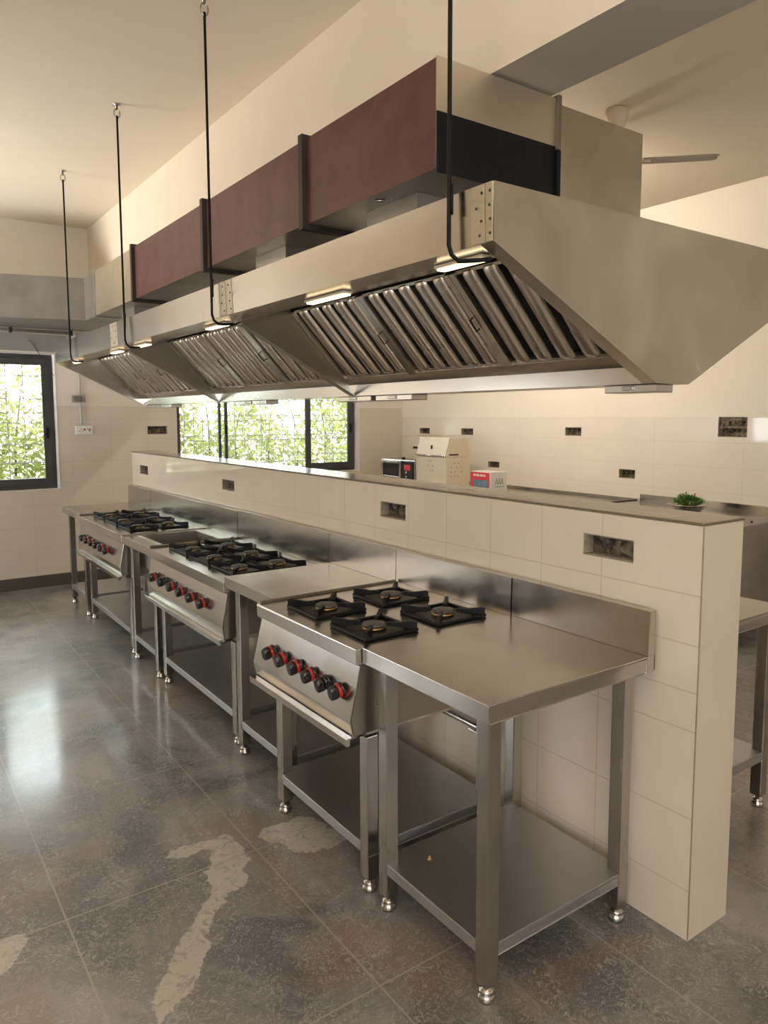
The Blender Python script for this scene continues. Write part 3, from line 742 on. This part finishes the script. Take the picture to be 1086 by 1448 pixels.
# hanger rods
def hanger(y, ztop, hook_to, label, seed):
    x = HX0 - .024
    t = thing('hanger_rod', (x, y, ZC), label, 'hanger rod', 'ceiling hanger rods holding the hood')
    MB().lathe([(.001, 0), (.022, 0), (.022, .004), (.008, .008), (.007, .03), (.001, .03)], (x, y, ZC - .0005), (0, 0, -1), 14).build('anchor', 'steel_leg', t)
    ring = [(x + .016 * math.sin(a), y, ZC - .050 + .026 * math.cos(a)) for a in [2 * PI * i / 14 for i in range(15)]]
    MB().tube(ring, .0035, 6).build('link', 'steel_leg', t)
    hx, hy, hz = hook_to
    zb = HZF - .020
    pts = [(x, y, ZC - .062), (x, y, 2.6), (x, y, HZF + .05), (x, y, HZF + .012), (x + .006, y - .004, HZF - .012), (x + .022, y - .014, zb - .008), (x + (hx - x) * .6, y + (hy - y) * .6, zb - .011), (hx, hy, hz)]
    MB().tube(pts, .0058, 8).build('rod', 'black_rod', t)
    MB().tube([(x + .001, y - .010, HZF + .16), (x + .001, y - .010, HZF + .085)], .0045, 6).build('tie_end', 'black_rod', t)
hanger(.190, 0, (.085, .10, HZF - .030), 'black ceiling hanger rod nearest the camera, hooked under hood corner', 1)
hanger(1.768, 0, (.085, 1.70, HZF - .030), 'second black hanger rod, hooked under the hood at the first divider', 2)
hanger(3.06, 0, (.085, 3.0, HZF - .030), 'third black hanger rod from the camera, above the second hood bay', 3)
hanger(4.42, 0, (.085, 4.34, HZF - .030), 'farthest black hanger rod, near the window end of the hood', 4)

# ------------------------------------------------------------------ exhaust duct
DX0, DX1, DX2, DY0, DZ0, DZ1 = .3135, .860, 1.368, .6077, 2.3525, 2.690
duct = thing('exhaust_duct', (.6, 2.9, DZ0), 'long rectangular maroon and steel exhaust duct above the hood', 'duct')
def section(y0, y1, side_mat, name, label):
    m = MB().box(DX0, DX1, y0, y1, DZ0, DZ1)
    for i, f in enumerate(m.f):
        if all(abs(m.v[k][0] - DX0) < 1e-5 for k in f): m.mi[i] = 1
    return lab(m.build(name, ['galvanised', side_mat], duct), label)
FL = [1.455, 2.545, 3.81]
section(DY0 + .004, FL[0] - .004, 'maroon', 'duct_section', 'maroon painted duct section nearest the camera')
section(FL[0] + .032, FL[1] - .004, 'maroon', 'duct_section', 'maroon painted duct section, second from the camera')
section(FL[1] + .032, FL[2] - .004, 'maroon', 'duct_section', 'maroon painted duct section, third from the camera')
section(FL[2] + .036, 4.84, 'duct_cream', 'duct_section', 'pale steel duct section at the far end')
for y in FL:
    MB().slab(1, y - .003, y + .031, DX0 - .022, DX1 + .02, DZ0 - .022, DZ1 + .016, [(DX0 + .002, DX1 - .002, DZ0 + .002, DZ1 - .002)]).build('flange', 'flange_dark', duct, .002)
MB().slab(1, 4.842, 4.90, DX0 - .016, DX1 + .02, DZ0 - .012, DZ1 + .012, [(DX0 + .002, DX1 - .002, DZ0 + .002, DZ1 - .002)]).build('flange', 'galvanised', duct, .002)
# elbow turning left to the wall above the window
elb = [(DX0, 4.902), (DX0, 5.19), (-1.2, 5.62), (-1.2, YW - .004), (DX1, YW - .004), (DX1, 4.902)]
lab(MB().prism(elb, 2, DZ0, DZ1).build('elbow', 'duct_grey', duct), 'grey galvanised elbow turning left along the far wall')
# near end: closed cap, pale above and black below, plain steel box to the right
lab(MB().box(DX0, DX1 - .002, DY0, DY0 + .0035, 2.530, DZ1 + .006).build('end_cap', 'duct_cream', duct), 'pale scuffed upper end plate')
lab(MB().box(DX0 + .004, DX1 - .002, DY0 - .002, DY0 + .0035, DZ0 - .01, 2.5295).build('end_cap', 'black_panel', duct), 'black lower end plate')
fl = MB().box(DX1 - .0015, DX1 + .020, DY0 - .012, DY0 + .03, DZ0 + .165, DZ1 + .016).build('flange', 'flange_bronze', duct, .004)
MB().box(DX1 - .0015, DX1 + .018, DY0 - .014, DY0 + .03, DZ0 + .004, DZ0 + .164).build('flange', 'black_panel', duct, .003)
lab(MB().box(DX1 + .021, DX2, DY0 + .004, 1.35, HZT + .004, 2.681).build('side_box', 'steel_end', duct), 'plain steel side box at the right of the duct')
for y in (1.0, 2.0, 4.35):
    MB().box(DX0 + .10, DX1 - .08, y - .16, y + .16, HZT + .002, DZ0 - .001).build('collar', 'galvanised', duct)
MB().tube([(DX0 + .06, .98, DZ0 - .006), (DX0 + .03, 1.0, DZ0 - .006)], .006, 8).build('bolt', 'steel_leg', duct)

# ------------------------------------------------------------------ far wall fittings
t = thing('wall_socket', (.457, YW, 1.40), 'white electric socket plate on far wall right of the left window', 'socket')
MB().box(.383, .531, YW - .028, YW - .0005, 1.401, 1.482).build('plate', 'plastic_white', t, .004)
m = MB()
for x, z in ((.43, 1.452), (.418, 1.432), (.442, 1.432), (.485, 1.45)): m.lathe([(.0005, 0), (.0045, 0), (.0045, .001), (.0005, .001)], (x, YW - .0283, z), (0, -1, 0), 10)
m.build('pin_hole', 'hole_black', t)
lab(MB().box(.452, .468, YW - .031, YW - .0285, 1.436, 1.456).build('indicator', 'red_plastic', t), 'red neon switch')
MB().box(.495, .512, YW - .033, YW - .0285, 1.43, 1.458).build('switch', 'plastic_grey', t, .002)
t = thing('junction_box', (.42, YW, 1.70), 'small grey junction box on conduit above the white socket', 'junction box')
MB().slab(1, YW - .03, YW - .0005, .364, .479, 1.698, 1.762, [(.385, .455, 1.708, 1.752)]).box(.385, .455, YW - .008, YW - .0006, 1.708, 1.752).build('shell', 'plastic_grey', t, .002)
t = thing('conduit', (.435, YW, 1.49), 'thin cream conduit running down the far wall to the socket', 'conduit')
MB().tube([(.438, YW - .012, 1.485), (.436, YW - .012, 1.695)], .010, 10).tube([(.434, YW - .012, 1.766), (.430, YW - .012, 2.33)], .010, 10).build('pipe', 'plastic_pipe', t)
t = thing('cable_trunking', (-.4, YW - .02, 2.31), 'grey pipe along the far wall under the duct elbow', 'pipe')
MB().tube([(-1.25, YW - .035, 2.325), (.385, YW - .035, 2.325)], .014, 10).build('pipe', 'plastic_grey', t)
m = MB()
for x in (-.9, -.42, -.12, .375): m.box(x - .012, x + .012, YW - .053, YW - .0125, 2.303, 2.347)
m.build('clamp', 'flange_dark', t, .002)
t = thing('hanging_wire', (.15, YW, 2.1), 'thin loose wire dangling over the top corner of left window', 'wire')
MB().tube([(.02, YW - .016, 2.245), (.04, YW - .018, 2.235), (.06, YW - .018, 2.20), (.12, YW - .012, 2.10), (.19, YW - .010, 1.98), (.225, YW - .008, 1.93)], .0025, 6).build('strand', 'rubber', t)

# ------------------------------------------------------------------ right-hand side
work_table(.925, 1.665, .10, 1.70, .828, 'steel work table on the far side of the partition, seen past its end', splash=0, sh=.235, grp='steel work tables')
# counter along the right wall
cx0, cx1, cy0, cy1 = 3.48, XW - .004, 1.395, 2.575
t = thing('steel_counter', ((cx0 + cx1) / 2, 2, 0), 'steel counter on right wall carrying the plate of greens', 'counter', 'steel counters along the right wall')
m = MB(); top_tray(m, cx0, cx1 - .022, cy0, cy1, .85, .045); m.build('tabletop', 'steel', t, .003)
MB().box(cx1 - .021, cx1, cy0, cy1, .80, .905).build('backsplash', 'steel', t, .003)
lab(MB().box(cx0 + .02, cx1 - .024, cy0 + .012, cy0 + .016, .12, .803).build('end_panel', 'steel_plate', t), 'plain end panel')
MB().box(cx0 + .02, cx1 - .024, cy0 + .004, cy0 + .0115, .777, .803).build('apron', 'steel_plate', t)
MB().lathe([(.001, 0), (.008, 0), (.007, .004), (.001, .005)], (3.775, cy0 - .0005, .83), (0, -1, 0), 12).build('screw', 'black_rod', t)
for lx in (cx0 + .06, cx1 - .07):
    for ly in (cy0 + .06, cy1 - .05): leg(t, lx, ly, .80)
shelf(t, cx0 + .04, cx1 - .05, cy0 + .04, cy1 - .03, .2)
t = thing('steel_counter', (3.8, 4.3, 0), 'long steel counter on right wall under carton, bin and oven', 'counter', 'steel counters along the right wall')
ky0, ky1 = 2.60, YW - .02
m = MB(); top_tray(m, 3.45, cx1, ky0, ky1, .838, .045); m.build('tabletop', 'steel', t, .003)
MB().box(cx1 - .018, cx1, ky0, ky1, .839, .862).build('backsplash', 'steel', t, .002)
MB().box(3.45, cx1 - .02, ky0 + .001, ky0 + .02, .839, .858).build('edge_strip', 'flange_dark', t, .002)
for lx in (3.53, cx1 - .06):
    for ly in (ky0 + .06, 4.3, ky1 - .06): leg(t, lx, ly, .83)
shelf(t, 3.50, cx1 - .03, ky0 + .04, ky1 - .04, .2)
CZ = .8385
# small oven
ox, oy0, oy1, oz1 = 3.60, 5.05, 5.68, 1.088
t = thing('countertop_oven', (3.75, 5.36, CZ), 'small black countertop oven with silver trim in the corner', 'oven')
zo = CZ + .016
MB().box(ox, 3.845, oy0, oy1, zo, oz1).build('body', 'steel_leg', t, .006)
d_ = MB().slab(0, ox - .018, ox - .001, oy0 + .245, oy1 - .01, zo + .012, oz1 - .012, [(oy0 + .275, oy1 - .04, zo + .045, oz1 - .045)]).build('door', 'steel', t, .003)
MB().box(ox - .012, ox - .006, oy0 + .275, oy1 - .04, zo + .045, oz1 - .045).build('glass_panel', 'oven_black', d_)
MB().tube([(ox - .035, oy0 + .27, oz1 - .028), (ox - .035, oy1 - .035, oz1 - .028)], .006, 8).tube([(ox - .035, oy0 + .30, oz1 - .028), (ox - .016, oy0 + .30, oz1 - .028)], .005, 6).tube([(ox - .035, oy1 - .07, oz1 - .028), (ox - .016, oy1 - .07, oz1 - .028)], .005, 6).build('handle', 'steel', d_)
pn = MB().box(ox - .014, ox - .001, oy0 + .03, oy0 + .235, zo + .012, oz1 - .012).build('control_panel', 'oven_black', t, .003)
lab(MB().box(ox - .0155, ox - .0145, oy0 + .07, oy0 + .18, oz1 - .11, oz1 - .05).build('sticker', 'carton_red', pn), 'red sticker')
for z_ in (zo + .05, zo + .10): MB().lathe([(.001, 0), (.016, 0), (.014, .014), (.001, .014)], (ox - .0145, oy0 + .13, z_), (-1, 0, 0), 14).build('knob', 'steel_leg', pn)
for lx in (ox + .03, 3.82):
    for ly in (oy0 + .04, oy1 - .04): MB().lathe([(.001, 0), (.014, 0), (.012, .016), (.001, .016)], (lx, ly, CZ + .0005), n=10).build('foot', 'rubber', t)
MB().lathe([(.001, 0), (.02, 0), (.026, .012), (.018, .024), (.001, .028)], (ox + .05, 5.33, oz1 + .0005), n=14).build('vent_cap', 'oven_black', t)
# cream cabinet in the corner
t = thing('metal_cabinet', (3.99, 5.47, CZ), 'plain cream metal box standing behind the oven', 'box')
MB().box(3.872, 4.13, 5.27, 5.665, CZ + .001, 1.335).build('body', 'cream_metal', t, .006)
MB().box(3.866, 3.8715, 5.36, 5.44, 1.20, 1.225).build('label_mark', 'hole_black', t)
MB().box(3.868, 4.134, 5.266, 5.669, 1.3355, 1.347).build('lid', 'cream_metal', t, .003)
# slant-topped bin
bx0, bx1, by0, by1 = 3.60, 3.92, 4.519, 5.034
t = thing('storage_bin', (3.76, 4.78, CZ), 'cream metal bin with slanted front lid beside the carton', 'bin')
MB().box(bx0, bx1, by0, by1, CZ + .001, 1.143).build('body', 'cream_metal', t, .005)
MB().prism([(bx0 + .004, 1.1435), (bx0 + .06, 1.345), (bx1 - .03, 1.345), (bx1 - .004, 1.1435)], 1, by0 + .004, by1 - .004).build('hood_top', 'cream_metal', t, .004)
MB().prism([(bx0 - .006, 1.150), (bx0 + .050, 1.348), (bx0 + .057, 1.346), (bx0 + .0, 1.148)], 1, by0 + .01, by1 - .01).build('lid', 'cream_metal', t, .002)
MB().tube([(bx0 - .007, by0 + .012, 1.160), (bx0 - .007, by1 - .012, 1.160)], .006, 8).build('lid_bead', 'steel', t)
MB().box(bx0 + .035, bx0 + .16, by0 - .0015, by0 - .0002, 1.165, 1.18).build('slot', 'hole_black', t)
MB().box(bx0 + .009, bx0 + .0165, 4.77, 4.79, 1.225, 1.265).build('keyhole', 'hole_black', t)
m = MB(); r_ = random.Random(5)
for i in range(11): m.lathe([(.001, 0), (.006, 0), (.005, .0012), (.001, .0012)], (bx0 + .06 + .045 * (i % 4) + r_.uniform(-.01, .01), by0 - .0002, .95 + .045 * (i // 3)), (0, -1, 0), 8)
for i in range(6): m.lathe([(.001, 0), (.006, 0), (.005, .0012), (.001, .0012)], (bx0 - .0002, 4.74 + .04 * (i % 3), 1.0 + .05 * (i // 2)), (-1, 0, 0), 8)
m.build('vent_hole', 'hole_black', t)
# red and white carton
rx0, rx1, ry0, ry1, rz = 3.60, 3.82, 3.866, 4.15, 1.033
t = thing('carton', (3.71, 4.0, CZ), 'red and white product carton on the right wall counter', 'carton')
MB().box(rx0, rx1, ry0, ry1, CZ + .001, rz).build('box_body', 'carton_white', t, .002)
rp = MB().box(rx0 - .0012, rx0 - .0002, ry0 + .008, ry1 - .004, CZ + .02, rz - .006).build('print', 'carton_red', t)
MB().box(rx0 - .0022, rx0 - .0013, ry0 + .03, ry1 - .05, CZ + .035, CZ + .115).build('picture', 'carton_blue', rp)
m = MB()
for i, (a, b) in enumerate(((.02, .05), (.06, .10), (.11, .16), (.17, .19))): m.box(rx0 - .0022, rx0 - .0013, ry1 - .03 - b, ry1 - .03 - a, rz - .045, rz - .025)
m.build('lettering', 'carton_white', rp)
m = MB()
for i in range(3): m.tube([(rx0 + .07 + i * .035, ry0 - .0012, CZ + .075), (rx0 + .085 + i * .035, ry0 - .0012, CZ + .135), (rx0 + .098 + i * .035, ry0 - .0012, CZ + .075)], .004, 5)
m.box(rx0 + .06, rx0 + .19, ry0 - .001, ry0 - .0002, CZ + .05, CZ + .058)
m.build('logo', 'carton_ink', t)
# plate of greens
pc = V((3.79, 1.90, .8505))
t = thing('steel_bowl', pc, 'shallow steel bowl on the right wall counter holding greens', 'bowl')
MB().lathe([(.001, .001), (.085, .001), (.105, .018), (.135, .050), (.148, .054), (.150, .056), (.146, .058), (.133, .055), (.102, .022), (.083, .006), (.001, .006)], pc, n=36).build('dish', 'steel', t)
t = thing('herb_bunch', pc + V((0, 0, .03)), 'fresh green leafy herbs heaped in the steel bowl', 'herbs')
r_ = random.Random(9); m = MB(); st = MB()
for i in range(120):
    a = r_.uniform(0, 2 * PI); q = math.sqrt(r_.random()) * .105; h = .05 + (.075 * (1 - q / .12)) * r_.uniform(.5, 1.2)
    p0 = pc + V((q * .5 * math.cos(a), q * .5 * math.sin(a), .026)); p1 = pc + V((q * math.cos(a), q * math.sin(a), h + .012))
    st.tube([p0, (p0 + p1) / 2 + V((0, 0, .008)), p1], .0014, 5)
    for j in range(7):
        d = V((r_.uniform(-1, 1), r_.uniform(-1, 1), r_.uniform(-.1, 1))).normalized(); s = d.cross(V((r_.uniform(-1, 1), r_.uniform(-1, 1), 1))).normalized(); L = r_.uniform(.018, .032); w = L * .42
        o_ = p1 + V((r_.uniform(-.012, .012), r_.uniform(-.012, .012), r_.uniform(-.016, .01)))
        m.add([o_, o_ + d * L * .4 + s * w * .5, o_ + d * L, o_ + d * L * .4 - s * w * .5], [(0, 1, 2, 3)])
m.build('leaves', 'leaf_herb', t, fixn=False); st.build('stem', 'stem_green', t)

# ceiling fan
fc = V((2.33, 1.50, ZC))
t = thing('ceiling_fan', fc, 'cream ceiling fan half hidden behind the duct box', 'ceiling fan')
MB().lathe([(.001, .0005), (.062, .0005), (.066, .012), (.055, .06), (.032, .105), (.016, .115), (.001, .115)], fc, (0, 0, -1), 24).build('canopy', 'fan_cream', t)
MB().tube([fc + V((0, 0, -.11)), fc + V((0, 0, -.225))], .012, 10).build('downrod', 'fan_cream', t)
hub = fc + V((0, 0, -.225))
MB().lathe([(.001, -.01), (.04, -.005), (.095, .025), (.105, .055), (.09, .085), (.03, .105), (.001, .105)], hub, (0, 0, -1), 28).build('motor', 'fan_cream', t)
tip = V((2.71, 1.12, ZC - .28)); base_a = math.atan2(tip.y - fc.y, tip.x - fc.x)
for i in range(3):
    a = base_a + i * 2 * PI / 3; d = V((math.cos(a), math.sin(a), 0)); s = V((-d.y, d.x, 0)); o_ = hub + V((0, 0, -.055))
    m = MB(); sec = []
    for q, w in ((.15, .050), (.19, .056), (.50, .056), (.535, .052), (.55, .030)):
        for u, zz in ((-1, -.010), (-.3, .003), (.4, .004), (1, -.006)): sec.append(o_ + d * q + s * (u * w) + V((0, 0, zz + .004)))
        for u, zz in ((1, -.006), (.4, .004), (-.3, .003), (-1, -.010)): sec.append(o_ + d * q + s * (u * w) + V((0, 0, zz)))
    m.add(sec, [(r * 8 + k, r * 8 + (k + 1) % 8, r * 8 + 8 + (k + 1) % 8, r * 8 + 8 + k) for r in range(4) for k in range(8)] + [tuple(range(8)), tuple(range(32, 40))])
    b = m.build('blade', 'fan_blade', t)
    MB().obox(o_ + d * .13 + V((0, 0, -.006)), d, s, V((0, 0, 1)), .06, .018, .003).build('bracket', 'fan_cream', b)

# added fill tube, unseen behind the hood, to brighten the right wall
emis('fill_tube_glow', (1.0, .88, .72), FILL_TUBE)
t = thing('ceiling_fill_tube', (2.5, 3.3, ZC), 'added fill tube in right bay, unseen behind the hood', 'added fill light')
MB().box(2.47, 2.53, 2.2, 4.4, ZC - .05, ZC - .0005).build('batten', 'plastic_white', t, .004)
MB().tube([(2.5, 2.23, ZC - .36), (2.5, 4.37, ZC - .36)], .018, 12).build('tube', 'fill_tube_glow', t)
for y in (2.215, 4.385): MB().box(2.485, 2.515, y - .014, y + .014, ZC - .382, ZC - .051).build('holder', 'plastic_white', t, .002)

# ------------------------------------------------------------------ light
w = bpy.data.worlds.new('World'); SC.world = w; w.use_nodes = True
nt = w.node_tree; nt.nodes.clear()
wo = nt.nodes.new('ShaderNodeOutputWorld'); bg = nt.nodes.new('ShaderNodeBackground')
bg.inputs[0].default_value = (.88, .945, 1.0, 1); bg.inputs[1].default_value = 11.5
nt.links.new(bg.outputs[0], wo.inputs[0])
EL, EB, EK = (60, 84), (120, 14), (5, 0)   # powers of added fill lamps in unseen openings: tilted up, then level
def area(name, loc, size, target, power, col, portal=False, spread=180):
    L = bpy.data.lights.new(name, 'AREA'); L.shape = 'RECTANGLE'; L.size, L.size_y = size; L.energy = power; L.color = col
    L.spread = math.radians(spread)
    if portal: L.cycles.is_portal = True
    o = bpy.data.objects.new(name, L); o.location = loc
    o.rotation_euler = (V(target) - V(loc)).to_track_quat('-Z', 'Y').to_euler(); COL.objects.link(o); return o
for W in (W1, W2):
    c = ((W[0] + W[1]) / 2, YW + .24, (W[2] + W[3]) / 2)
    area('daylight_portal', c, (W[1] - W[0], W[3] - W[2]), (c[0], c[1] - 1, c[2]), 1, (1, 1, 1), True)
for i, h in enumerate(WL):
    area('daylight_portal', (XL - .23, (h[0] + h[1]) / 2, (h[2] + h[3]) / 2), (h[3] - h[2], h[1] - h[0]), (XL + 1, (h[0] + h[1]) / 2, (h[2] + h[3]) / 2), 1, (1, 1, 1), True)
    c = (XL - .2, (h[0] + h[1]) / 2, (h[2] + h[3]) / 2)
    sz = (h[1] - h[0], h[3] - h[2])
    area('fill_left_%d' % i, c, sz, (c[0] + 1, c[1], c[2] + 1.15), EL[i], (1, .95, .88), False, 105)  # added fill lamp, tilted up to brighten ceiling and beam
for i, h in enumerate(WBk):
    area('daylight_portal', ((h[0] + h[1]) / 2, YB - .23, (h[2] + h[3]) / 2), (h[1] - h[0], h[3] - h[2]), ((h[0] + h[1]) / 2, YB + 1, (h[2] + h[3]) / 2), 1, (1, 1, 1), True)
    c = ((h[0] + h[1]) / 2, YB - .2, (h[2] + h[3]) / 2)
    sz = (h[1] - h[0], h[3] - h[2])
    area('fill_rear_%d' % i, c, sz, (c[0], c[1] + 1, c[2] + 1.2), EB[i], (1, .95, .87), False, 105)  # added fill lamp behind the camera, tilted up
    area('fill_rear_level_%d' % i, c, sz, (c[0], c[1] + 1, c[2] - .1), EK[i], (1, .96, .9))  # added weak fill, aimed almost level
sun = bpy.data.lights.new('sun', 'SUN'); sun.energy = 9; sun.angle = .01; sun.color = (1, .95, .86)
so_ = bpy.data.objects.new('sun', sun); so_.rotation_euler = V((-.62, .12, -.78)).to_track_quat('-Z', 'Y').to_euler(); COL.objects.link(so_)

# ------------------------------------------------------------------ camera
cd = bpy.data.cameras.new('camera'); cam = bpy.data.objects.new('camera', cd); COL.objects.link(cam)
yaw, pit, rol = -.6233, -.0989, -.0009
F = V((-math.sin(yaw) * math.cos(pit), math.cos(yaw) * math.cos(pit), math.sin(pit)))
R = V((math.cos(yaw), math.sin(yaw), 0)); U = R.cross(F)
R2 = R * math.cos(rol) + U * math.sin(rol); U2 = U * math.cos(rol) - R * math.sin(rol)
M = Matrix((R2, U2, -F)).transposed().to_4x4(); M.translation = V((-1.2189, -1.3028, 1.5642))
cam.matrix_world = M
cd.sensor_fit = 'VERTICAL'; cd.sensor_height = 36; cd.lens = 1044.65 / 1448 * 36
cd.shift_x = -(560.10 - 543) / 1448; cd.shift_y = (692.69 - 724) / 1448
cd.clip_start = .05; cd.clip_end = 200
SC.camera = cam
vs = SC.view_settings; vs.view_transform = 'Standard'; vs.look = 'None'; vs.gamma = 1; vs.use_curve_mapping = False; vs.exposure = .0
SC.cycles.use_denoising = True
SC.cycles.max_bounces = 10; SC.cycles.diffuse_bounces = 5; SC.cycles.glossy_bounces = 5; SC.cycles.transparent_max_bounces = 12
SC.cycles.sample_clamp_indirect = 4
